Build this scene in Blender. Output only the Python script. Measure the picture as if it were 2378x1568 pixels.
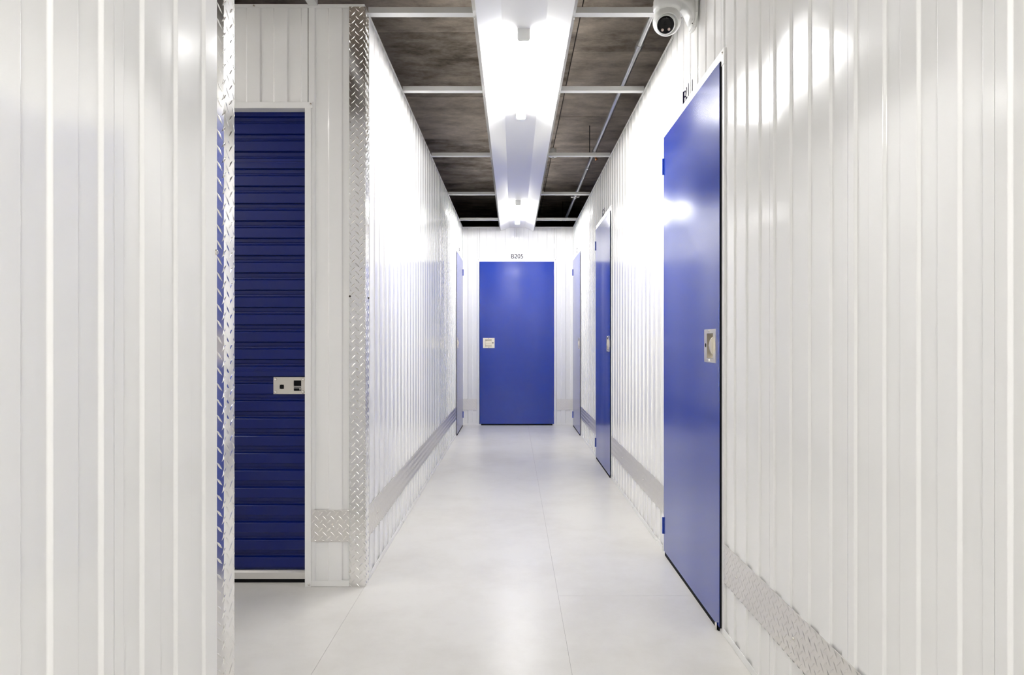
import bpy, bmesh, math, random
from mathutils import Vector, Matrix

# ------------------------------------------------------------------ camera, world, exposure
for o in list(bpy.data.objects):
    bpy.data.objects.remove(o, do_unlink=True)
S = bpy.context.scene
C = S.collection
PI = math.pi

cam_data = bpy.data.cameras.new('camera')
cam_data.sensor_width = 36.0
cam_data.lens = 24.0                       # focal length 1585 px on the 2378 px wide frame
cam_data.shift_x = (1189.0 - 1192.0) / 2378.0
cam_data.shift_y = (794.0 - 784.0) / 2378.0
cam_data.clip_start = 0.02
cam = bpy.data.objects.new('camera', cam_data)
C.objects.link(cam)
cam.location = (0, 0, 1.12)
cam.rotation_euler = (PI / 2, 0, 0)
S.camera = cam

world = bpy.data.worlds.new('world')
S.world = world
world.use_nodes = True
world.node_tree.nodes['Background'].inputs[0].default_value = (0.9, 0.95, 1.0, 1)
world.node_tree.nodes['Background'].inputs[1].default_value = 0.0

S.view_settings.view_transform = 'Standard'
S.view_settings.look = 'None'
S.view_settings.gamma = 1.0
S.view_settings.use_curve_mapping = False
S.view_settings.exposure = 0.52
LAMP = 80.0                               # emission of the batten diffusers
SIDE_LAMP = 54.0

# ------------------------------------------------------------------ the place, in metres
H = 1.12                                   # camera height above the floor
XR, XL = 0.803, -0.680                     # proud faces of the ribbed side walls
YE = 9.165                                 # end wall
YF = 3.123                                 # wall with the roller door, facing the camera
YN = 1.648                                 # corner of the near left wall
YB = -5.0                                  # rear end of the corridor
XS = -4.6                                  # far end of the side passage
ZT = 2.662                                 # wall tops
ZC = H + 2.10                              # concrete soffit
PITCH, PW, RD = 0.125, 0.5, 0.006          # rib pitch, panel width, rib depth

# ------------------------------------------------------------------ materials
def mat(name, col, rough=0.5, metal=0.0, spec=0.5, coat=0.0, emit=None, bump=None, var=None):
    m = bpy.data.materials.new(name)
    m.use_nodes = True
    nt = m.node_tree
    b = nt.nodes['Principled BSDF']
    b.inputs['Base Color'].default_value = (*col, 1)
    b.inputs['Roughness'].default_value = rough
    b.inputs['Metallic'].default_value = metal
    b.inputs['Specular IOR Level'].default_value = spec
    b.inputs['Coat Weight'].default_value = coat
    b.inputs['Coat Roughness'].default_value = 0.10
    if emit:
        b.inputs['Emission Color'].default_value = (*emit[0], 1)
        b.inputs['Emission Strength'].default_value = emit[1]
    if bump or var:
        geo = nt.nodes.new('ShaderNodeNewGeometry')
    last = None
    for (sc, dist, det) in (bump or []):
        mp = nt.nodes.new('ShaderNodeVectorMath'); mp.operation = 'MULTIPLY'
        mp.inputs[1].default_value = sc
        nt.links.new(geo.outputs['Position'], mp.inputs[0])
        n = nt.nodes.new('ShaderNodeTexNoise')
        n.inputs['Scale'].default_value = 1.0
        n.inputs['Detail'].default_value = det
        nt.links.new(mp.outputs[0], n.inputs['Vector'])
        bp = nt.nodes.new('ShaderNodeBump')
        bp.inputs['Strength'].default_value = 1.0
        bp.inputs['Distance'].default_value = dist
        nt.links.new(n.outputs['Fac'], bp.inputs['Height'])
        if last:
            nt.links.new(last.outputs['Normal'], bp.inputs['Normal'])
        last = bp
    if last:
        nt.links.new(last.outputs['Normal'], b.inputs['Normal'])
    if var:                                # (scale, colour a, colour b, lo, hi, per-object random amount)
        sc, ca, cb, lo, hi, rnd = var
        mp = nt.nodes.new('ShaderNodeVectorMath'); mp.operation = 'MULTIPLY'
        mp.inputs[1].default_value = sc
        nt.links.new(geo.outputs['Position'], mp.inputs[0])
        n = nt.nodes.new('ShaderNodeTexNoise')
        n.inputs['Scale'].default_value = 1.0
        n.inputs['Detail'].default_value = 8
        n.inputs['Roughness'].default_value = 0.70
        nt.links.new(mp.outputs[0], n.inputs['Vector'])
        r = nt.nodes.new('ShaderNodeMapRange')
        r.inputs['From Min'].default_value = lo
        r.inputs['From Max'].default_value = hi
        src = n.outputs['Fac']
        if rnd:
            oi = nt.nodes.new('ShaderNodeObjectInfo')
            ma = nt.nodes.new('ShaderNodeMath'); ma.operation = 'MULTIPLY_ADD'
            ma.inputs[1].default_value = rnd
            nt.links.new(oi.outputs['Random'], ma.inputs[0])
            nt.links.new(n.outputs['Fac'], ma.inputs[2])
            src = ma.outputs[0]
        nt.links.new(src, r.inputs['Value'])
        mx = nt.nodes.new('ShaderNodeMix'); mx.data_type = 'RGBA'
        mx.inputs['A'].default_value = (*ca, 1)
        mx.inputs['B'].default_value = (*cb, 1)
        nt.links.new(r.outputs[0], mx.inputs['Factor'])
        nt.links.new(mx.outputs['Result'], b.inputs['Base Color'])
    return m

M = {}
M['wall'] = mat('wall_white_enamel', (0.89, 0.885, 0.87), 0.11, bump=[((3.2, 3.2, 1.5), 0.008, 0)])
M['trim'] = mat('trim_white', (0.86, 0.855, 0.84), 0.28)
M['channel'] = mat('channel_white_gloss', (0.84, 0.84, 0.83), 0.12)
M['blue'] = mat('door_blue_enamel', (0.001, 0.028, 0.29), 0.19, coat=0.22, bump=[((2.2, 2.2, 1.0), 0.010, 0)])
M['roller'] = mat('roller_blue_enamel', (0.0015, 0.008, 0.105), 0.24, spec=0.35)
M['tread'] = mat('tread_plate_bright', (0.86, 0.85, 0.83), 0.13, 1.0, bump=[((7, 7, 5), 0.003, 1)])
M['tread_dull'] = mat('tread_plate_brushed', (0.80, 0.78, 0.75), 0.33, 1.0, bump=[((7, 7, 7), 0.001, 1)])
M['steel'] = mat('stainless_plate', (0.72, 0.68, 0.61), 0.28, 1.0, bump=[((40, 40, 8), 0.0002, 2)])
M['screw'] = mat('screw_steel', (0.75, 0.72, 0.67), 0.25, 1.0)
M['dark_screw'] = mat('screw_dark', (0.08, 0.07, 0.06), 0.4, 0.8)
M['alu'] = mat('aluminium_satin', (0.82, 0.80, 0.77), 0.35, 0.85)
M['galv'] = mat('beam_zinc_paint', (0.72, 0.72, 0.70), 0.35, 0.15)
M['pipe'] = mat('pipe_galvanised', (0.66, 0.66, 0.66), 0.3, 0.9, bump=[((30, 30, 30), 0.0006, 2)])
M['copper'] = mat('copper_fitting', (0.62, 0.27, 0.12), 0.35, 1.0)
M['black'] = mat('matte_black', (0.005, 0.005, 0.006), 0.8, spec=0.15)
M['gloss_black'] = mat('lens_glass_black', (0.003, 0.003, 0.004), 0.08, spec=0.2)
M['white_plastic'] = mat('plastic_white', (0.80, 0.80, 0.78), 0.32)
M['cap'] = mat('end_cap_white', (0.78, 0.78, 0.76), 0.4)
M['ink'] = mat('number_vinyl_dark', (0.012, 0.010, 0.025), 1.0, spec=0.0)
M['diffuser'] = mat('opal_diffuser_lit', (0.9, 0.9, 0.9), 0.5, emit=((1.0, 0.99, 0.975), LAMP))
M['diffuser_side'] = mat('opal_diffuser_passage', (0.9, 0.9, 0.9), 0.5, emit=((1.0, 0.97, 0.93), SIDE_LAMP))
M['led'] = mat('led_reflector', (0.55, 0.45, 0.42), 0.25, 0.8)
M['floor'] = mat('floor_grey_vinyl', (0.55, 0.545, 0.53), 0.3, bump=[((260, 260, 260), 0.00012, 2)],
                 var=((1.3, 1.3, 1.3), (0.66, 0.64, 0.60), (0.73, 0.715, 0.68), 0.36, 0.55, 0))
M['seam'] = mat('floor_seam_dark', (0.30, 0.28, 0.26), 0.7)
M['concrete'] = mat('concrete_formwork', (0.2, 0.17, 0.14), 0.85, bump=[((55, 90, 55), 0.0015, 4)],
                    var=((2.6, 4.6, 2.6), (0.14, 0.11, 0.08), (0.80, 0.70, 0.59), 0.38, 0.86, 0.22))
M['joint'] = mat('concrete_joint_dark', (0.06, 0.05, 0.04), 0.9)

# ------------------------------------------------------------------ helpers
def bm_obj(name, bm, m, parent=None, loc=None, smooth=False):
    me = bpy.data.meshes.new(name)
    bmesh.ops.recalc_face_normals(bm, faces=bm.faces)
    if smooth:
        for f in bm.faces:
            f.smooth = True
    bm.to_mesh(me); bm.free()
    me.materials.append(m if not isinstance(m, str) else M[m])
    return me_obj(name, me, parent, loc)

def me_obj(name, me, parent=None, loc=None, rot=None):
    o = bpy.data.objects.new(name, me)
    C.objects.link(o)
    if parent:
        o.parent = parent
    if loc is not None:
        o.location = loc
    if rot is not None:
        o.rotation_euler = rot
    return o

def root(name, loc, rz=0.0, label=None, cat=None, group=None, kind=None):
    o = bpy.data.objects.new(name, None)
    o.empty_display_size = 0.1
    C.objects.link(o)
    o.location = loc
    o.rotation_euler = (0, 0, rz)
    return tag(o, label, cat, group, kind)

def tag(o, label=None, cat=None, group=None, kind=None):
    if label: o['label'] = label
    if cat: o['category'] = cat
    if group: o['group'] = group
    if kind: o['kind'] = kind
    return o

def box(bm, x0, x1, y0, y1, z0, z1, bev=0.0):
    """axis-aligned box added to bm, optionally bevelled"""
    vs = [bm.verts.new((x, y, z)) for x in (x0, x1) for y in (y0, y1) for z in (z0, z1)]
    q = [(0, 1, 3, 2), (4, 6, 7, 5), (0, 4, 5, 1), (2, 3, 7, 6), (0, 2, 6, 4), (1, 5, 7, 3)]
    fs = [bm.faces.new([vs[i] for i in f]) for f in q]
    if bev:
        es = list({e for f in fs for e in f.edges})
        bmesh.ops.bevel(bm, geom=es, offset=bev, segments=2, affect='EDGES', profile=0.6)
    return vs

def obox(name, m, parent, x0, x1, y0, y1, z0, z1, bev=0.0):
    bm = bmesh.new(); box(bm, x0, x1, y0, y1, z0, z1, bev)
    return bm_obj(name, bm, m, parent)

def cyl(bm, p0, p1, r0, r1=None, seg=16, caps=True):
    p0, p1 = Vector(p0), Vector(p1)
    r1 = r0 if r1 is None else r1
    d = (p1 - p0).normalized()
    a = d.orthogonal().normalized(); b = d.cross(a)
    ra, rb = [], []
    for i in range(seg):
        t = 2 * PI * i / seg
        v = a * math.cos(t) + b * math.sin(t)
        ra.append(bm.verts.new(p0 + v * r0)); rb.append(bm.verts.new(p1 + v * r1))
    for i in range(seg):
        j = (i + 1) % seg
        bm.faces.new((ra[i], ra[j], rb[j], rb[i]))
    if caps:
        bm.faces.new(ra[::-1]); bm.faces.new(rb)

def lathe(bm, prof, origin, axis, seg=28):
    """profile [(r, t)] revolved about axis through origin"""
    o = Vector(origin); d = Vector(axis).normalized()
    a = d.orthogonal().normalized(); b = d.cross(a)
    rings = []
    for r, t in prof:
        if r < 1e-6:
            rings.append([bm.verts.new(o + d * t)])
        else:
            rings.append([bm.verts.new(o + d * t + (a * math.cos(2 * PI * i / seg) + b * math.sin(2 * PI * i / seg)) * r) for i in range(seg)])
    for A, B in zip(rings, rings[1:]):
        for i in range(seg):
            j = (i + 1) % seg
            if len(A) == 1 and len(B) == 1: continue
            if len(A) == 1: bm.faces.new((A[0], B[i], B[j]))
            elif len(B) == 1: bm.faces.new((A[i], A[j], B[0]))
            else: bm.faces.new((A[i], A[j], B[j], B[i]))

def dome_mesh(name, r, h, m):
    bm = bmesh.new()
    lathe(bm, [(r, 0), (r * 0.98, h * 0.25), (r * 0.75, h * 0.8), (r * 0.35, h), (0, h * 0.9)], (0, 0, 0), (0, 1, 0), 10)
    bmesh.ops.recalc_face_normals(bm, faces=bm.faces)
    for f in bm.faces: f.smooth = True
    me = bpy.data.meshes.new(name); bm.to_mesh(me); bm.free()
    me.materials.append(M[m]); return me

SCREW = dome_mesh('screw', 0.0052, 0.004, 'screw')
SCREW_DARK = dome_mesh('screw', 0.0052, 0.004, 'dark_screw')
SCREW_WHITE = dome_mesh('screw', 0.0062, 0.004, 'trim')
SCREW_BIG = dome_mesh('screw', 0.0075, 0.006, 'screw')

def screw(parent, u, n, z, me=None):
    return me_obj('screw', me or SCREW, parent, (u, n, z))

# wall frames: local x runs along the wall, local y points out of its face, z is up
RT, LT, BACK, FRONT = PI / 2, -PI / 2, PI, 0.0

def rib(u):
    """depth of the rib profile at distance u from a panel joint"""
    d = abs((u % PITCH) - PITCH / 2)
    t = min(1.0, max(0.0, (d - 0.0270) / 0.0070))
    return -RD * (1 - (3 * t * t - 2 * t * t * t))

RIB_US = sorted({round(k * PITCH + PITCH / 2 + s * (0.0270 + 0.0070 * t), 5)
                 for k in range(4) for s in (-1, 1) for t in (0, 0.2, 0.4, 0.6, 0.8, 1.0)})
_pc = {}
def panel(parent, a, b, z0, z1, joint):
    """one sheet of ribbed cladding from u=a to u=b; joint is the u of any sheet joint"""
    ph = round((a - joint) % PW, 4)
    if ph > PW - 1e-3: ph = 0.0
    key = (ph, round(b - a, 4), round(z0, 4), round(z1, 4))
    if key not in _pc:
        g = 0.0011
        us = [ph + g] + [u for u in RIB_US if ph + g < u < ph + (b - a) - g] + [ph + (b - a) - g]
        if ph + (b - a) > PW + 1e-3: raise ValueError(key)
        pts = [(us[0], -0.007)] + [(u, rib(u)) for u in us] + [(us[-1], -0.007)]
        bm = bmesh.new()
        lo = [bm.verts.new((u - ph, n, z0)) for u, n in pts]
        hi = [bm.verts.new((u - ph, n, z1)) for u, n in pts]
        for i in range(len(pts) - 1):
            bm.faces.new((lo[i + 1], lo[i], hi[i], hi[i + 1]))
        me = bpy.data.meshes.new('panel'); bm.to_mesh(me); bm.free()
        me.materials.append(M['wall']); _pc[key] = me
    return me_obj('panel', _pc[key], parent, (a, 0, 0))

def wall(name, loc, rz, a, b, joint, holes=(), label=None, z1=ZT):
    """ribbed wall from u=a to u=b with openings (u0, u1, z top); sheets split at joints and openings"""
    r = root(name, loc, rz, label, 'wall', kind='structure')
    cuts = {round(a, 4), round(b, 4)}
    k = math.ceil((a - joint) / PW - 1e-6)
    while joint + k * PW < b:
        cuts.add(round(joint + k * PW, 4)); k += 1
    for h in holes:
        cuts |= {round(h[0], 4), round(h[1], 4)}
    cuts = sorted(c for c in cuts if a - 1e-4 <= c <= b + 1e-4)
    for c0, c1 in zip(cuts, cuts[1:]):
        if c1 - c0 < 0.012: continue
        z0 = 0.0
        for h in holes:
            if c0 > h[0] - 1e-3 and c1 < h[1] + 1e-3: z0 = h[2]
        panel(r, c0, c1, z0, z1, joint)
    return r

# tread plate -------------------------------------------------------------------------------
TP = 0.0365
def tread_bars(bm, u0, u1, z0, z1, n, off=(0.0, 0.0), fn=None):
    """raised lozenges of a tread plate over [u0,u1]x[z0,z1], cut at the sheet edges"""
    L, W, HT = 0.0150, 0.0029, 0.0012
    for lat in (0, 1):
        s = 1 if lat else -1
        i0 = int((u0 - 0.03) / TP) - 1; i1 = int((u1 + 0.03) / TP) + 1
        j0 = int((z0 - 0.03) / TP) - 1; j1 = int((z1 + 0.03) / TP) + 1
        for i in range(i0, i1 + 1):
            for j in range(j0, j1 + 1):
                cu = (i + 0.5 * lat) * TP + off[0]; cz = (j + 0.5 * lat) * TP + off[1]
                if not (u0 - 0.007 < cu < u1 + 0.007 and z0 - 0.007 < cz < z1 + 0.007): continue
                dx, dz = 0.70, 0.714 * s
                P = []
                for l, w, h in ((-L, 0, 0), (L, 0, 0), (-0.2 * L, W, 0), (0.3 * L, W, 0), (-0.3 * L, -W, 0), (0.2 * L, -W, 0), (-0.5 * L, 0, HT), (0.5 * L, 0, HT)):
                    u = min(max(cu + dx * l - dz * w, u0), u1)
                    z = min(max(cz + dz * l + dx * w, z0), z1)
                    q = (u, n + h, z)
                    P.append(bm.verts.new(fn(q) if fn else q))
                for f in ((0, 4, 6), (4, 5, 7, 6), (5, 1, 7), (1, 3, 7), (3, 2, 6, 7), (2, 0, 6)):
                    try: bm.faces.new([P[k] for k in f])
                    except ValueError: pass

def bars_obj(parent, bm, m):
    bmesh.ops.remove_doubles(bm, verts=bm.verts, dist=1e-6)
    bmesh.ops.dissolve_degenerate(bm, edges=bm.edges, dist=1e-6)
    o = bm_obj('tread_pattern', bm, m, parent)
    o['kind'] = 'stuff'
    return o

def kick_plate(loc, rz, a, b, label, off=(0, 0), screws=()):
    r = root('kick_plate', loc, rz, label, 'kick plate', 'tread plate kick strips along the walls')
    obox('plate', 'tread_dull', r, a, b, 0.0004, 0.0026, 0.205, 0.352)
    bm = bmesh.new(); tread_bars(bm, a + 0.001, b - 0.001, 0.2065, 0.3505, 0.0027, off)
    bars_obj(r, bm, 'tread_dull')
    for u, z in screws: screw(r, u, 0.0026, z)
    return r

# ------------------------------------------------------------------ floor
fl = obox('floor', 'seam', None, XS - 0.2, 1.2, YB - 0.2, YE + 0.4, -0.08, -0.0015)
tag(fl, 'pale grey sheet vinyl floor of the corridor and side passage', 'floor', kind='structure')
g = 0.0005
for x0, x1, y0, y1 in ((-0.68, 0.198, YB - 0.2, YE + 0.4), (0.198, 1.2, YB - 0.2, 3.01), (0.198, 1.2, 3.01, YE + 0.4),
                       (XS - 0.2, -0.68, YB - 0.2, YE + 0.4)):
    obox('floor_sheet', 'floor', fl, x0 + g, x1 - g, y0 + g, y1 - g, -0.0014, 0.0)

# ------------------------------------------------------------------ concrete ceiling
ce = obox('ceiling', 'joint', None, XS - 0.4, 3.6, YB - 0.6, 13.6, ZC + 0.004, ZC + 0.25)
tag(ce, 'brown grey board-marked concrete soffit above the wall tops', 'ceiling', kind='structure')
random.seed(4)
XJ = 0.432
def soffit(x0, x1, ys):
    for y0, y1 in zip(ys, ys[1:]):
        dz = random.uniform(0.0, 0.004)
        obox('formwork_panel', 'concrete', ce, x0 + 0.004, x1 - 0.004, y0 + 0.003, y1 - 0.003, ZC - dz, ZC + 0.01)
ly = [5.85 + 1.22 * k for k in range(-9, 7)]
for x0, x1 in ((-5.0, -2.2), (-2.2, XJ)):
    soffit(x0, x1, ly)
soffit(XJ, 1.62, [-5.1, -3.65, -2.22, -0.79, 0.64, 2.07, 3.50, 4.93, 6.36, 7.64, 8.92, 10.5, 12.0, 13.5])
soffit(1.62, 3.6, ly)

# ------------------------------------------------------------------ walls
DZ = 2.197                                  # top of door leaves
HZ = 2.232                                  # top of door head trims
JR = 2.139                                  # sheet joints of the right wall
side_doors = [(2.639, 3.639), (5.639, 6.639), (8.139, 9.139)]
wr = wall('wall_right', (XR, 0, 0), RT, YB, YE, JR, [(a, b, HZ) for a, b in side_doors],
          'glossy white ribbed metal wall carrying door B211 and the camera')
wl = wall('wall_left', (XL, 0, 0), LT, -YE, -(YF + 0.001), -3.139, [(-9.139, -8.139, HZ)],
          'white ribbed metal wall running from the roller door corner to B205')
wn = wall('wall_near_left', (XL, 0, 0), LT, -YN, -YB, -1.163, (),
          'glossy white ribbed metal wall ending in the blue-reflecting tread plate corner')
we = wall('wall_end', (0, YE, 0), BACK, -XR, -XL, -0.048, [(-0.548, 0.452, HZ)],
          'white ribbed metal end wall around the blue door B205')
RDX = (-2.452, -0.938)                      # roller door opening
wf = wall('wall_front', (0, YF, 0), BACK, -XL, -XS, 0.939, [(-RDX[1], -RDX[0], 2.216)],
          'white ribbed metal wall around the blue roller shutter')
wp = wall('wall_passage', (0, YN, 0), FRONT, XS, XL, -0.95, (), 'white ribbed wall of the side passage facing the roller shutter')
wb = wall('wall_rear', (0, YB, 0), FRONT, XL, XR, 0.05, (), 'white ribbed wall closing the corridor behind the photographer')
wx = wall('wall_passage_end', (XS, 0, 0), LT, -YF, -YN, -2.4, (), 'white ribbed wall closing the far end of the side passage')

# trims along wall tops and bottoms
def strips(name_t, name_b, loc, rz, a, b, gaps=(), what='', top=True, base=True, scr=True):
    if top:
        t = root(name_t, loc, rz, 'thin white angle trim capping the top of ' + what, 'trim', kind='structure')
        bm = bmesh.new()
        box(bm, a, b, 0.0003, 0.0022, ZT - 0.014, ZT + 0.001)
        box(bm, a, b, -0.035, 0.0022, ZT + 0.001, ZT + 0.0025)
        bm_obj('cap_strip', bm, 'trim', t)
    if base:
        t = root(name_b, loc, rz, 'narrow white base channel along the foot of ' + what, 'baseboard', kind='structure')
        seg, p = [], a
        for g0, g1 in sorted(gaps):
            if g0 - p > 0.01: seg.append((p, g0))
            p = g1
        if b - p > 0.01: seg.append((p, b))
        for s0, s1 in seg:
            obox('base_strip', 'trim', t, s0, s1, 0.0004, 0.0025, 0.0012, 0.028)
            if scr:
                u = s0 + 0.15
                while u < s1:
                    screw(t, u, 0.0025, 0.015, SCREW_WHITE); u += 0.75
E_ = 0.045
strips('trim_1', 'baseboard_right', (XR, 0, 0), RT, YB, YE, [(a - E_, b + 0.02) for a, b in side_doors], 'the right wall')
strips('trim_2', 'baseboard_left', (XL, 0, 0), LT, -YE, -(YF + 0.078), [(-9.16, -8.139 + E_)], 'the left wall beyond the shutter corner')
strips('trim_3', 'baseboard_near_left', (XL, 0, 0), LT, -YN + 0.09, -YB, (), 'the near left wall')
strips('trim_4', 'baseboard_end', (0, YE, 0), BACK, -XR + 0.004, -XL - 0.004, [(-0.548 - 0.032, 0.452 + 0.032)], 'the end wall with B205')
strips('trim_5', 'baseboard_front', (0, YF, 0), BACK, -XL, -XS, [(-RDX[1] - 0.014, -RDX[0] + 0.014)], 'the roller shutter wall', scr=False)
strips('trim_6', 'baseboard_passage', (0, YN, 0), FRONT, XS, XL - 0.08, (), 'the side passage wall')
for o in bpy.data.objects:
    if o.name == 'trim_5':
        screw(o, 1.186, 0.0022, ZT - 0.006)

# ------------------------------------------------------------------ number lettering
def number(parent, text, u, z, h, joint, n_of=None):
    """vinyl numerals laid over the ribs of the wall, centred on u"""
    cu = bpy.data.curves.new('number', 'FONT')
    cu.body = text; cu.size = 1.0; cu.align_x = 'CENTER'
    cu.resolution_u = 4
    ob = bpy.data.objects.new('number', cu); C.objects.link(ob)
    dg = bpy.context.evaluated_depsgraph_get()
    me = bpy.data.meshes.new_from_object(ob.evaluated_get(dg))
    bpy.data.objects.remove(ob, do_unlink=True)
    bm = bmesh.new(); bm.from_mesh(me); bpy.data.meshes.remove(me)
    zs = [v.co.y for v in bm.verts]; y0, y1 = min(zs), max(zs)
    xs = [v.co.x for v in bm.verts]; x0, x1 = min(xs), max(xs)
    w = 0.158
    for v in bm.verts:                        # seen from the front, text runs towards -u
        v.co = Vector((u - ((v.co.x - x0) / (x1 - x0) - 0.5) * w, 0.0, z + (v.co.y - y0) / (y1 - y0) * h))
    k0 = math.floor((u - w - joint) / PITCH)
    for k in range(k0, k0 + 5):
        for s in (-1, 1):
            for t in (0, 0.25, 0.5, 0.75, 1.0):
                c = joint + k * PITCH + PITCH / 2 + s * (0.0270 + 0.0070 * t)
                bmesh.ops.bisect_plane(bm, geom=bm.verts[:] + bm.edges[:] + bm.faces[:], plane_co=(c, 0, 0), plane_no=(1, 0, 0), dist=1e-6)
    for v in bm.verts:
        v.co.y = rib(v.co.x - joint) + 0.0009
    o = bm_obj('unit_number', bm, 'ink', parent)
    o['label'] = 'dark unit number lettering ' + text
    return o

number(we, 'B205', -0.0525, 2.240, 0.060, -0.048)
number(wr, 'B211', 3.155, 2.245, 0.060, JR)
number(wr, 'B209', 6.085, 2.245, 0.060, JR)
number(wr, 'B207', 8.62, 2.245, 0.060, JR)
number(wl, 'B203', -8.62, 2.245, 0.060, -3.139)

# ------------------------------------------------------------------ hinged doors
def hole_plate(bm, u0, u1, z0, z1, a0, a1, b0, b1, nb, nf, bev=0.0):
    """box [u0,u1]x[nb,nf]x[z0,z1] with a rectangular hole [a0,a1]x[b0,b1] through it"""
    us, zs = (u0, a0, a1, u1), (z0, b0, b1, z1)
    F = [[bm.verts.new((u, nf, z)) for z in zs] for u in us]
    B = [[bm.verts.new((u, nb, z)) for z in zs] for u in us]
    outer = []
    for i in range(3):
        for j in range(3):
            if i == 1 and j == 1: continue
            bm.faces.new((F[i][j], F[i][j + 1], F[i + 1][j + 1], F[i + 1][j]))
            bm.faces.new((B[i][j], B[i + 1][j], B[i + 1][j + 1], B[i][j + 1]))
    for i in range(3):
        bm.faces.new((F[i][0], F[i + 1][0], B[i + 1][0], B[i][0]))
        bm.faces.new((F[i][3], B[i][3], B[i + 1][3], F[i + 1][3]))
        bm.faces.new((F[0][i], B[0][i], B[0][i + 1], F[0][i + 1]))
        bm.faces.new((F[3][i], F[3][i + 1], B[3][i + 1], B[3][i]))
    loop = [(1, 1), (2, 1), (2, 2), (1, 2)]
    for k in range(4):
        i, j = loop[k]; p, q = loop[(k + 1) % 4]
        bm.faces.new((F[i][j], B[i][j], B[p][q], F[p][q]))
    if bev:
        bm.edges.ensure_lookup_table()
        es = [e for e in bm.edges if all(abs(v.co.y - nf) < 1e-7 for v in e.verts) and
              (all(abs(v.co.x - u0) < 1e-7 for v in e.verts) or all(abs(v.co.x - u1) < 1e-7 for v in e.verts) or
               all(abs(v.co.z - z0) < 1e-7 for v in e.verts) or all(abs(v.co.z - z1) < 1e-7 for v in e.verts))]
        bmesh.ops.bevel(bm, geom=es, offset=bev, segments=2, affect='EDGES')

def lock(parent, lu, s, nf):
    """flush latch; lu = u of the plate centre, s = +1 when the hinges lie towards +u"""
    zc, W, HH = 1.104, 0.0775, 0.067
    a, b = sorted((lu - s * (W - 0.028), lu + s * (W - 0.040)))
    bm = bmesh.new()
    hole_plate(bm, lu - W, lu + W, zc - HH, zc + HH, a, b, zc - 0.050, zc + 0.050, nf, nf + 0.003, 0.0015)
    lp = bm_obj('latch_plate', bm, 'steel', parent)
    # pocket behind the plate, chamfered towards its back
    bm = bmesh.new()
    prof = [(zc - 0.0493, nf + 0.001), (zc - 0.0485, nf - 0.008), (zc - 0.026, nf - 0.026), (zc + 0.026, nf - 0.026), (zc + 0.0485, nf - 0.008), (zc + 0.0493, nf + 0.001)]
    A = [bm.verts.new((a + 0.0008, n, z)) for z, n in prof]; B = [bm.verts.new((b - 0.0008, n, z)) for z, n in prof]
    for i in range(5): bm.faces.new((A[i], A[i + 1], B[i + 1], B[i]))
    bm.faces.new(A); bm.faces.new(B[::-1])
    bm_obj('pocket', bm, 'steel', lp)
    # half-round tab standing proud on the lock side
    t0 = lu - s * (W - 0.030); t1 = lu - s * (W - 0.034)
    bm = bmesh.new()
    arc = [(zc + 0.041 * math.sin(q), nf - 0.010 + 0.028 * math.cos(q)) for q in [(-0.5 + k / 12) * PI for k in range(13)]]
    A = [bm.verts.new((t0, n, z)) for z, n in arc]; B = [bm.verts.new((t1, n, z)) for z, n in arc]
    bm.faces.new(A); bm.faces.new(B[::-1])
    for i in range(13): bm.faces.new((A[i], A[(i + 1) % 13], B[(i + 1) % 13], B[i]))
    bm_obj('half_round_tab', bm, 'steel', lp)
    bm = bmesh.new()
    cyl(bm, (t1, nf - 0.008, zc), (lu + s * (W - 0.040), nf - 0.008, zc), 0.004, seg=10)
    bm_obj('slide_bar', bm, 'steel', lp)
    bm = bmesh.new()
    lathe(bm, [(0.0085, 0.0), (0.0085, 0.0004), (0, 0.0004)], (lu + s * (W - 0.022), nf + 0.003, zc + 0.002), (0, 1, 0), 18)
    bm_obj('key_hole', bm, 'black', lp)
    for z in (zc - HH + 0.008, zc + HH - 0.008): screw(lp, lu, nf + 0.003, z)

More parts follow.
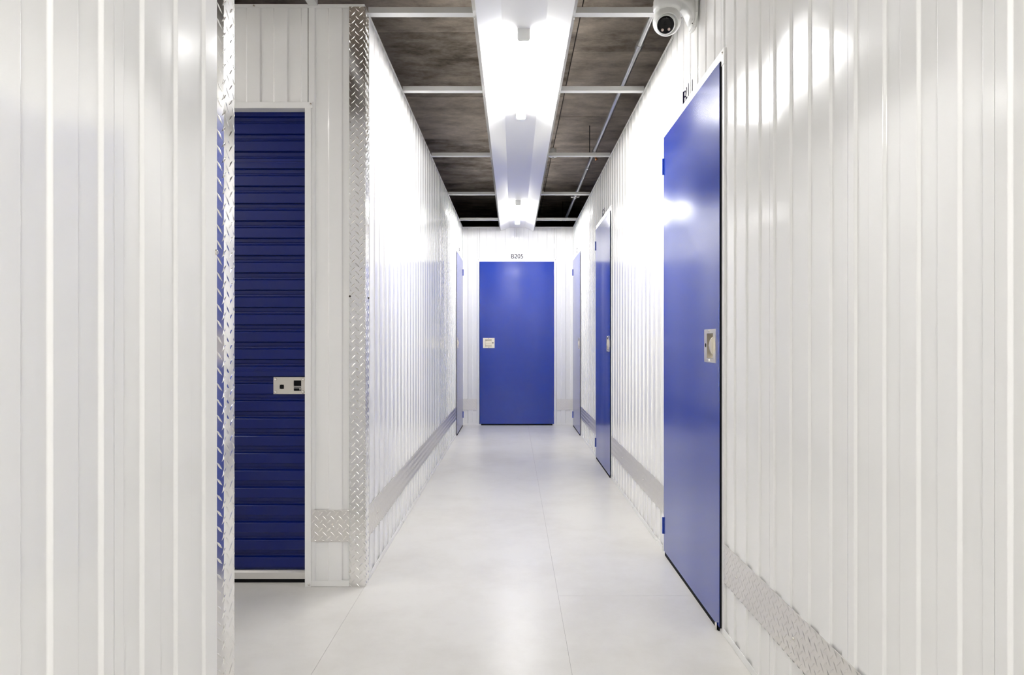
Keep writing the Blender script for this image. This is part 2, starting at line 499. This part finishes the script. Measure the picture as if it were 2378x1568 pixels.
def hinged_door(name, loc, rz, u0, u1, s, label, number_, hinge_mat='blue', jamb=0.032, edge=True):
    """s=+1: hinges at u1, latch at u0"""
    d = root(name, loc, rz, label, 'door', kind='structure')
    nf = 0.010
    zc = 1.104
    lu = u0 + 0.046 + 0.0775 if s > 0 else u1 - 0.046 - 0.0775
    a, b = sorted((lu - s * (0.0775 - 0.028), lu + s * (0.0775 - 0.040)))
    bm = bmesh.new()
    hole_plate(bm, u0, u1, 0.018, DZ, a, b, zc - 0.050, zc + 0.050, -0.03, nf, 0.0025)
    bm_obj('leaf', bm, 'blue', d)
    lock(d, lu, s, nf)
    for k in (u0, u1):
        lo, hi = (k - jamb, k + 0.02) if k == u0 else (k - 0.02, k + jamb)
        obox('jamb', 'trim', d, lo, hi, -0.034, 0.0025, 0.0, DZ - 0.0202)
    obox('head_trim', 'trim', d, u0 - jamb - 0.002, u1 + jamb + 0.002, -0.033, 0.0045, DZ - 0.02, HZ + 0.006)
    le = u0 if s > 0 else u1
    he = u1 if s > 0 else u0
    obox('edge_strip', 'black', d, *sorted((le - s * 0.0022, le - s * 0.0002)), 0.0026, nf - 0.0006, 0.018, DZ)  # thin black strip down the latch edge of the leaf
    obox('bottom_gap_strip', 'black', d, u0 + 0.02, u1 - 0.02, -0.03, nf - 0.001, 0.0, 0.0185)  # black strip stands in for the shaded gap under the leaf
    for z in (0.108, 2.0):
        bm = bmesh.new()
        cyl(bm, (he + s * 0.0045, nf + 0.001, z), (he + s * 0.0045, nf + 0.001, z + 0.086), 0.0068, seg=12)
        hg = bm_obj('hinge', bm, hinge_mat, d, smooth=False)
    bm = bmesh.new()
    cyl(bm, (le + s * 0.03, nf + 0.004, 0.0), (le + s * 0.03, nf + 0.004, 0.03), 0.005, seg=10)
    if edge: bm_obj('drop_bolt', bm, 'screw', d)
    else: bm.free()
    screw(d, (u0 - jamb + 0.012), 0.0045, HZ - 0.01)
    screw(d, (u1 + jamb - 0.012), 0.0045, HZ - 0.01)
    return d

hinged_door('door_1', (XR, 0, 0), RT, 2.625, 3.598, 1, 'blue hinged metal door under the number B211', 'B211')
hinged_door('door_2', (XR, 0, 0), RT, 5.597, 6.570, 1, 'blue hinged door on the right wall between door B211 and the corner door', 'B209', edge=False)
hinged_door('door_3', (XR, 0, 0), RT, 8.115, 9.088, 1, 'pale-reflecting hinged door in the right wall corner beside B205', 'B207', edge=False)
hinged_door('door_4', (XL, 0, 0), LT, -9.088, -8.115, -1, 'pale-reflecting hinged door in the left wall corner beside B205', 'B203', edge=False)
hinged_door('door_5', (0, YE, 0), BACK, -0.546, 0.452, -1, 'blue hinged metal door facing down the corridor under B205', 'B205', hinge_mat='trim', edge=False)  # hinges coloured white in place of the bright reflection on them

# ------------------------------------------------------------------ roller shutter
def roller():
    d = root('door_6', (0, YF, 0), BACK, 'dark blue corrugated roller shutter in a white frame beside the side passage', 'roller door', kind='structure')
    a, b = -RDX[1] + 0.0, -RDX[0]              # 0.938 .. 2.452
    nc = -0.067                                # plane of the curtain
    for lo, hi in ((a - 0.014, a + 0.014), (b - 0.014, b + 0.014)):
        obox('jamb', 'trim', d, lo, hi, -0.085, 0.006, 0.0, 2.190, 0.001)
    obox('head_trim', 'trim', d, a - 0.022, b + 0.022, -0.060, 0.005, 2.188, 2.2165, 0.001)
    screw(d, a - 0.013, 0.005, 2.206); screw(d, a - 0.005, 0.006, 0.012); screw(d, b + 0.013, 0.005, 2.206)
    # curtain: one corrugation of sheet per slat
    P = 0.0807
    prof = [(0.0, 0.0), (0.0045, 0.0010), (0.0060, 0.0030), (0.0100, 0.0145), (0.0120, 0.0160), (0.0540, 0.0160), (0.0555, 0.0150), (0.0580, 0.0020), (0.0600, 0.0), (P - 0.006, -0.0003), (P - 0.004, -0.0022), (P, -0.0022)]
    # listed from the top of a slat downward: step, shoulder, proud face, undercut, recessed band
    def slat_mesh(extra=None):
        pr = list(prof)
        if extra:
            pr = pr[:5] + [(0.024, 0.0160), (0.0255, 0.0180), (0.0300, 0.0180), (0.0315, 0.0160)] + pr[5:]
        bm = bmesh.new()
        A = [bm.verts.new((a + 0.010, n, -t)) for t, n in pr]; B = [bm.verts.new((b - 0.010, n, -t)) for t, n in pr]
        for i in range(len(pr) - 1): bm.faces.new((A[i], B[i], B[i + 1], A[i + 1]))
        me = bpy.data.meshes.new('slat'); bm.to_mesh(me); bm.free()
        me.materials.append(M['roller']); return me
    plain, seam = slat_mesh(), slat_mesh(True)
    z = 0.058 + P * 27 - 0.012
    for k in range(27):
        me_obj('slat', seam if k in (3, 15) else plain, d, (0, nc, z - k * P))
    obox('curtain_backing', 'roller', d, a + 0.010, b - 0.010, nc - 0.012, nc - 0.006, 0.03, 2.30)
    bm = bmesh.new()
    pr = [(nc - 0.006, 0.058), (nc + 0.008, 0.058), (nc + 0.022, 0.048), (nc + 0.022, 0.019), (nc - 0.006, 0.019)]
    A = [bm.verts.new((a + 0.012, n, z)) for n, z in pr]; B = [bm.verts.new((b - 0.012, n, z)) for n, z in pr]
    for i in range(5): bm.faces.new((A[i], A[(i + 1) % 5], B[(i + 1) % 5], B[i]))
    bm.faces.new(A); bm.faces.new(B[::-1])
    bm_obj('bottom_bar', bm, 'alu', d)
    obox('bottom_gap_strip', 'black', d, a + 0.012, b - 0.012, nc - 0.004, nc + 0.014, 0.0, 0.0195)  # rubber seal below the bar
    # latch plate with a notched key hole and a square window
    u0, u1, z0, z1 = 0.966, 1.113, 0.877, 0.956
    nf = nc + 0.022
    bm = bmesh.new()
    wa, wb, wz0, wz1 = u0 + 0.018, u0 + 0.053, z0 + 0.015, z0 + 0.064
    hole_plate(bm, u0, u1, z0, z1, wa, wb, wz0, wz1, nf - 0.0025, nf, 0.0006)
    lp = bm_obj('latch_plate', bm, 'steel', d)
    obox('latch_pocket', 'black', lp, wa - 0.004, wb + 0.004, nf - 0.0055, nf - 0.003, wz0 - 0.004, wz1 + 0.004)
    bm = bmesh.new()
    box(bm, wa, wb - 0.0, nf - 0.0035, nf - 0.0015, z0 + 0.0275, z0 + 0.0305)
    box(bm, wa + 0.004, wa + 0.008, nf - 0.0035, nf - 0.0012, z0 + 0.018, z0 + 0.0305)
    box(bm, wa, wb, nf - 0.0035, nf - 0.0018, z0 + 0.0345, z0 + 0.038)
    bm_obj('latch_tongue', bm, 'screw', lp)
    bm = bmesh.new()
    cu, cz = u1 - 0.039, z0 + 0.034
    ring = []
    for k in range(40):
        t = 2 * PI * k / 40 + PI / 40
        deg = math.degrees(t) % 90
        r = 0.0136 if abs(deg - 45) < 9 or False else 0.0105
        ring.append(bm.verts.new((cu + r * math.cos(t), nf + 0.0003, cz + r * math.sin(t))))
    bm.faces.new(ring)
    bm_obj('key_hole', bm, 'black', lp)
    for u in (u0 + 0.009, u1 - 0.010):
        for zz in (z0 + 0.010, z1 - 0.010): screw(lp, u, nf, zz, SCREW_BIG)
    return d
roller()

# ------------------------------------------------------------------ tread plate corner guards
def guard_far():
    r = root('corner_guard', (XL, YF, 0), 0, 'bright tread plate corner guard beside the roller shutter', 'corner guard')
    t = 0.0026
    z0, z1 = 0.0, 2.652
    xo, yo = 0.0045, -0.0045                   # outer corner, proud of both walls
    wl_ = 0.074
    bm = bmesh.new()
    box(bm, xo - wl_, xo, yo, yo + t, z0, z1)
    box(bm, xo - t, xo, yo + t, yo + wl_, z0, z1)
    bm_obj('plate', bm, 'tread', r)
    bm = bmesh.new()
    tread_bars(bm, xo - wl_ + 0.001, xo - 0.001, z0 + 0.001, z1 - 0.001, 0, (0.004, 0.010), lambda q: (q[0], yo - q[1], q[2]))
    tread_bars(bm, yo + 0.001, yo + wl_ - 0.001, z0 + 0.001, z1 - 0.001, 0, (0.010, 0.0), lambda q: (xo + q[1], q[0], q[2]))
    bars_obj(r, bm, 'tread')
    for z, me in ((1.328, SCREW_DARK), (0.07, SCREW), (2.575, SCREW)):
        o = me_obj('screw', me, r, (xo - wl_ + 0.003, yo, z)); o.rotation_euler = (0, 0, PI)
    o = me_obj('screw', SCREW_DARK, r, (xo, yo + 0.066, 1.325)); o.rotation_euler = (0, 0, -PI / 2)
guard_far()

def guard_near():
    r = root('corner_guard', (XL, YN, 0), 0, 'bright tread plate corner guard with a blue door reflection, opposite B211', 'corner guard')
    t = 0.0026
    z0, z1 = 0.0, 2.652
    xo, yo = 0.0055, 0.003
    k = 0.060                                   # flat strip, then the outer strip is hammered back to the wall
    bx, by = xo, yo - k
    ang = math.radians(14)
    e = 0.036
    ex, ey = bx - e * math.sin(ang), by - e * math.cos(ang)
    bm = bmesh.new()
    pts = [(xo - 0.074, yo), (xo, yo), (bx, by), (ex, ey), (ex - 0.0015, ey + 0.001), (bx - t, by + 0.001), (xo - t, yo - t), (xo - 0.074, yo - t)]
    nz = 24
    rows = []
    for j in range(nz + 1):
        z = z0 + (z1 - z0) * j / nz
        rows.append([bm.verts.new((x, y, z)) for x, y in pts])
    for A, B in zip(rows, rows[1:]):
        for i in range(8): bm.faces.new((A[i], A[(i + 1) % 8], B[(i + 1) % 8], B[i]))
    bm.faces.new(rows[0]); bm.faces.new(rows[-1][::-1])
    bm_obj('plate', bm, 'tread', r)
    bm = bmesh.new()
    tread_bars(bm, 0.001, k - 0.0005, z0 + 0.001, z1 - 0.001, 0, (0.021, 0.012), lambda q: (xo + q[1], yo - q[0], q[2]))
    ca, sa = math.cos(ang), math.sin(ang)
    tread_bars(bm, k, k + e - 0.001, z0 + 0.001, z1 - 0.001, 0, (0.021, 0.012),
               lambda q: (bx - (q[0] - k) * sa + q[1] * ca, by - (q[0] - k) * ca - q[1] * sa, q[2]))
    bars_obj(r, bm, 'tread')
    o = me_obj('screw', SCREW_BIG, r, (ex + 0.001, ey + 0.006, 1.325)); o.rotation_euler = (0, 0, -PI / 2 - ang)
guard_near()

# ------------------------------------------------------------------ kick plates
PR, PL, PE, PF = (XR - 0.0, 0, 0), (XL, 0, 0), (0, YE, 0), (0, YF, 0)
kick_plate(PR, RT, -2.0, 2.592, 'tread plate kick strip on the right wall on the near side of door B211', (0.0, 0.0), [(2.45, 0.275), (1.95, 0.272), (1.2, 0.275)])
kick_plate(PR, RT, 3.632, 5.564, 'tread plate kick strip on the right wall between B211 and the next blue door', (0.01, 0), [(4.2, 0.27), (5.0, 0.27)])
kick_plate(PR, RT, 6.604, 8.082, 'tread plate kick strip on the right wall leading to the corner door', (0.02, 0), [(7.2, 0.27)])
kick_plate(PL, LT, -8.082, -3.200, 'long tread plate kick strip on the left wall past the shutter corner', (0.0, 0), [(-3.4, 0.27), (-4.6, 0.27), (-6.0, 0.27)])
kick_plate(PE, BACK, 0.488, 0.672, 'tread plate kick strip between door B205 and the left corner door', (0.0, 0))
kick_plate(PE, BACK, -0.795, -0.584, 'tread plate kick strip between door B205 and the right corner door', (0.0, 0))
kick_plate(PF, BACK, 0.750, 0.923, 'short tread plate kick strip between the roller shutter and the corner guard', (0.005, 0.004), [(0.826, 0.285)])

# ------------------------------------------------------------------ ceiling beams
HB = H + 1.537
def beam(p0, p1, along, label):
    r = root('ceiling_beam', ((p0[0] + p1[0]) / 2, (p0[1] + p1[1]) / 2, HB), 0 if along == 'x' else PI / 2, label, 'beam', 'light steel beams spanning between wall tops')
    L = (p1[0] - p0[0]) if along == 'x' else (p1[1] - p0[1])
    w, h, t = 0.042, 0.027, 0.0018
    bm = bmesh.new()
    box(bm, -L / 2, L / 2, -w / 2, w / 2, 0, t)
    box(bm, -L / 2, L / 2, -w / 2, -w / 2 + t, t, h)
    box(bm, -L / 2, L / 2, w / 2 - t, w / 2, t, h)
    bm_obj('channel_section', bm, 'galv', r)
    for s in (-1, 1):
        obox('end_cleat', 'galv', r, *sorted((s * L / 2, s * (L / 2 - 0.03))), -w / 2 + t, w / 2 - t, t, h - 0.004)
    return r
for y, lab in ((3.21, 'slim steel ceiling beam running from the shutter corner to the wall camera'),
               (4.197, 'slim steel ceiling beam crossing the channel just beyond door B211'),
               (5.66, 'slim steel ceiling beam hiding part of the smoke detector'),
               (7.14, 'slim steel ceiling beam at the pipe flange with wing nuts'),
               (8.63, 'slim steel ceiling beam closest to the end wall B205')):
    beam((XL + 0.003, y), (XR - 0.003, y), 'x', lab)
for x, lab in ((-0.915, 'slim steel beam crossing the side passage by the shutter corner'), (-2.38, 'slim steel beam crossing the side passage deeper in')):
    beam((x, YN + 0.003), (x, YF - 0.003), 'y', lab)

# ------------------------------------------------------------------ light channel and battens
def channel(name, loc, rz, L0, L1, label):
    """white folded reflector; local y runs along it"""
    r = root(name, loc, rz, label, 'light channel')
    pr = [(-0.2405, 1.5345), (-0.2195, 1.488), (-0.2175, 1.488), (-0.106, 1.5335), (0.106, 1.5335), (0.2175, 1.488), (0.2195, 1.488), (0.2405, 1.5345)]
    up = [(x * (1.0 if abs(x) < 0.2 else 0.99), z + 0.0012) for x, z in pr[::-1]]
    bm = bmesh.new()
    pts = pr + up
    A = [bm.verts.new((x, L0, z)) for x, z in pts]; B = [bm.verts.new((x, L1, z)) for x, z in pts]
    n = len(pts)
    for i in range(n): bm.faces.new((A[i], A[(i + 1) % n], B[(i + 1) % n], B[i]))
    for k in range(7):
        bm.faces.new((A[k], A[k + 1], A[n - 2 - k], A[n - 1 - k])); bm.faces.new((B[k], B[n - 1 - k], B[n - 2 - k], B[k + 1]))
    bm_obj('reflector', bm, 'channel', r)
    return r
CX = 0.051
ch = channel('light_channel', (CX, 0, H), 0, YB + 0.05, YE - 0.004, 'long glossy white folded metal light channel along the ceiling to B205')
for y in (3.21, 4.197, 5.66, 7.14, 8.63):
    for s in (-1, 1):
        o = me_obj('screw', SCREW, ch, (s * 0.231, y - 0.02, 1.511)); o.rotation_euler = (-PI / 2 + 0.0, s * 0.45, 0)
ch2 = channel('light_channel', (0, 2.385, H), PI / 2, 1.5, -XS - 0.02, 'white folded metal light channel over the side passage')

def batten(loc, rz, label, dm):
    r = root('light_batten', loc, rz, label, 'lamp', 'LED battens fixed in the light channels')
    L, w, h = 1.20, 0.0305, 0.0575
    obox('housing', 'cap', r, -w + 0.002, w - 0.002, 0.012, L - 0.012, -0.016, 0.0)
    def sec(inset):
        ww, hh, rr = w - inset, h - inset, 0.011
        pts = [(-ww, -0.016 if inset else 0.0)]
        for k in range(5):
            t = PI + k * PI / 8
            pts.append((-ww + rr + rr * math.cos(t), -hh + rr + rr * math.sin(t)))
        for k in range(5):
            t = 1.5 * PI + k * PI / 8
            pts.append((ww - rr + rr * math.cos(t), -hh + rr + rr * math.sin(t)))
        pts.append((ww, -0.016 if inset else 0.0))
        return pts
    def prism(name, pts, y0, y1, m):
        bm = bmesh.new()
        A = [bm.verts.new((x, y0, z)) for x, z in pts]; B = [bm.verts.new((x, y1, z)) for x, z in pts]
        n = len(pts)
        for i in range(n): bm.faces.new((A[i], A[(i + 1) % n], B[(i + 1) % n], B[i]))
        bm.faces.new(A); bm.faces.new(B[::-1])
        return bm_obj(name, bm, m, r)
    prism('diffuser', sec(0.0012), 0.013, L - 0.013, dm)
    prism('end_cap', sec(0), 0, 0.013, 'cap'); prism('end_cap', sec(0), L - 0.013, L, 'cap')
    return r
zb = H + 1.5333
for y, lab in ((3.34, 'lit LED batten in the channel between the wall camera and the smoke detector'),
               (7.38, 'lit LED batten in the channel nearest door B205'),
               (-1.25, 'lit LED batten in the corridor channel above the photographer'),
               (-4.74, 'lit LED batten at the rear end of the corridor channel')):
    batten((CX, y, zb), 0, lab, 'diffuser')
batten((-2.2, 2.385, zb), PI / 2, 'lit LED batten in the side passage channel', 'diffuser_side')

# ------------------------------------------------------------------ pipe, detector, camera
def pipe():
    hp = 1.69
    x, z = 0.426 * hp, H + hp
    r = root('sprinkler_pipe', (x, 0, z), 0, 'galvanised pipe hung under the concrete above the right wall', 'pipe')
    bm = bmesh.new(); cyl(bm, (0, -3, 0), (0, 12.6, 0), 0.0165, seg=18)
    bm_obj('tube', bm, 'pipe', r, smooth=True)
    for y, k in ((6.05, 1), (3.9, 0), (7.95, 2)):
        bm = bmesh.new(); cyl(bm, (0, y - 0.03, 0), (0, y + 0.03, 0), 0.022, seg=18)
        cp = bm_obj('coupling', bm, 'pipe', r)
        if k == 2:
            for s in (-1, 1):
                bm = bmesh.new()
                box(bm, *sorted((s * 0.020, s * 0.050)), y - 0.016, y + 0.016, -0.008, 0.008, 0.002)
                cyl(bm, (s * 0.044, y - 0.026, 0), (s * 0.044, y + 0.022, 0), 0.006, seg=8)
                bm_obj('bolt_ear', bm, 'pipe', cp)
    for y in (6.62, 10.2):
        bm = bmesh.new(); cyl(bm, (0.02, y, 0.0), (0.02, y, 2.10 - hp), 0.004, seg=8)
        hg = bm_obj('hanger_rod', bm, 'dark_screw', r)
        bm = bmesh.new(); lathe(bm, [(0.0175, -0.010), (0.0205, -0.010), (0.0205, 0.010), (0.0175, 0.010)], (0, y, 0), (0, 1, 0), 18)
        bm_obj('hanger_ring', bm, 'pipe', hg)
    bm = bmesh.new()
    cyl(bm, (0.012, 6.15, -0.005), (0.028, 6.15, -0.045), 0.008, seg=12)
    cyl(bm, (0.028, 6.15, -0.045), (0.031, 6.15, -0.052), 0.014, 0.012, seg=12)
    bm_obj('sprinkler_head', bm, 'copper', r)
pipe()

def detector():
    y = 7.43
    r = root('smoke_detector', ((1284.5 - 1192) / 1585 * y, y, ZC), 0, 'round white smoke detector on the concrete soffit beside the channel', 'smoke detector')
    bm = bmesh.new(); lathe(bm, [(0, 0.004), (0.034, 0.004), (0.034, -0.045), (0.030, -0.047), (0, -0.047)], (0, 0, 0), (0, 0, 1), 24)
    bm_obj('base', bm, 'white_plastic', r, smooth=False)
    bm = bmesh.new(); lathe(bm, [(0.034, -0.046), (0.054, -0.060), (0.054, -0.074), (0.044, -0.088), (0.020, -0.094), (0, -0.094)], (0, 0, 0), (0, 0, 1), 24)
    bm_obj('head', bm, 'white_plastic', r, smooth=True)
    bm = bmesh.new(); lathe(bm, [(0.010, -0.092), (0.010, -0.101), (0, -0.102)], (0, 0, 0), (0, 0, 1), 14)
    bm_obj('sensor_cap', bm, 'cap', r)
detector()

def turret():
    Y0 = 3.02
    r = root('security_camera', (XR, Y0, 2.56), 0, 'white turret security camera bracketed to the right wall above B211', 'camera')
    # bracket: wall shield + arm (local: -x away from the wall)
    bm = bmesh.new()
    sh = [(-0.062, 0.085), (0.062, 0.085), (0.062, -0.005), (0.034, -0.062), (-0.034, -0.062), (-0.062, -0.005)]
    A = [bm.verts.new((0.0, y, z)) for y, z in sh]; B = [bm.verts.new((-0.018, y * 0.96, z * 0.97)) for y, z in sh]
    for i in range(6): bm.faces.new((A[i], A[(i + 1) % 6], B[(i + 1) % 6], B[i]))
    bm.faces.new(A); bm.faces.new(B[::-1])
    bmesh.ops.bevel(bm, geom=[e for e in bm.edges], offset=0.005, segments=2, affect='EDGES')
    br = bm_obj('wall_bracket', bm, 'white_plastic', r, smooth=False)
    bm = bmesh.new()
    # arm lofted from the shield up and out to the cap
    secs = [(-0.012, 0.060, -0.045, 0.070), (-0.030, 0.050, -0.015, 0.074), (-0.050, 0.048, 0.030, 0.078), (-0.075, 0.052, 0.047, 0.080), (-0.122, 0.060, 0.050, 0.081)]
    rings = []
    for x, hw, zl, zh in secs:
        ring = []
        for k in range(16):
            t = 2 * PI * k / 16
            cy, cz = math.cos(t), math.sin(t)
            e = 0.55
            ring.append(bm.verts.new((x, hw * math.copysign(abs(cy) ** e, cy), (zl + zh) / 2 + (zh - zl) / 2 * math.copysign(abs(cz) ** e, cz))))
        rings.append(ring)
    for P_, Q in zip(rings, rings[1:]):
        for i in range(16): bm.faces.new((P_[i], P_[(i + 1) % 16], Q[(i + 1) % 16], Q[i]))
    bm.faces.new(rings[0]); bm.faces.new(rings[-1][::-1])
    bm_obj('bracket_arm', bm, 'white_plastic', br, smooth=True)
    for y, z in ((-0.048, 0.06), (-0.030, -0.045)):
        o = me_obj('screw', SCREW_DARK, br, (-0.018, y, z)); o.rotation_euler = (0, 0, PI / 2); o.scale = (0.7, 0.7, 0.7)
    cx = -0.122
    bm = bmesh.new()
    lathe(bm, [(0, 0.081), (0.050, 0.081), (0.058, 0.076), (0.061, 0.066), (0.061, 0.030), (0.056, 0.018), (0, 0.018)], (cx, 0, 0), (0, 0, 1), 36)
    bm_obj('base_cap', bm, 'white_plastic', r, smooth=True)
    d = Vector((-0.12, -0.74, -0.66)).normalized()
    ctr = Vector((cx - 0.002, 0.0, -0.022))
    bm = bmesh.new()
    R = 0.0615
    prof = [(0, -R)] + [(R * math.sin(t), -R * math.cos(t)) for t in [k * PI / 20 for k in range(1, 15)]]
    prof += [(0.0485, 0.0395), (0.0455, 0.040), (0.043, 0.030), (0, 0.028)]
    lathe(bm, prof, ctr, d, 40)
    bm_obj('turret_shell', bm, 'white_plastic', r, smooth=True)
    # eyeball, tilted a bit further down than its shell
    bm = bmesh.new()
    e = Vector((-0.22, -0.82, -0.53)).normalized()
    ec = ctr + d * 0.010 + Vector((-0.004, 0, -0.006))
    lathe(bm, [(0.040, 0.0), (0.0425, 0.020), (0.041, 0.034), (0.0385, 0.0405), (0.0365, 0.0415), (0.0, 0.0415)], ec, e, 36)
    ey = bm_obj('eyeball', bm, 'white_plastic', r, smooth=False)
    bm = bmesh.new()
    lathe(bm, [(0.0362, 0.0414), (0.0355, 0.0430), (0.020, 0.0436), (0, 0.0438)], ec, e, 36)
    fc = bm_obj('front_glass', bm, 'gloss_black', ey, smooth=True)
    a = Vector((0, 0, 1)) - e * e.z; a.normalize(); b = e.cross(a)
    bm = bmesh.new(); lathe(bm, [(0.0085, 0.0436), (0.0085, 0.0446), (0.006, 0.0449), (0.0045, 0.0442), (0, 0.0442)], ec + a * 0.006, e, 20)
    bm_obj('lens', bm, 'gloss_black', ey)
    for s in (-1, 1):
        bm = bmesh.new(); lathe(bm, [(0.0060, 0.0430), (0.0060, 0.0445), (0.0035, 0.0440), (0.002, 0.0448), (0, 0.0448)], ec - a * 0.019 + b * s * 0.014, e, 16)
        bm_obj('light_emitter', bm, 'led', ey)
turret()
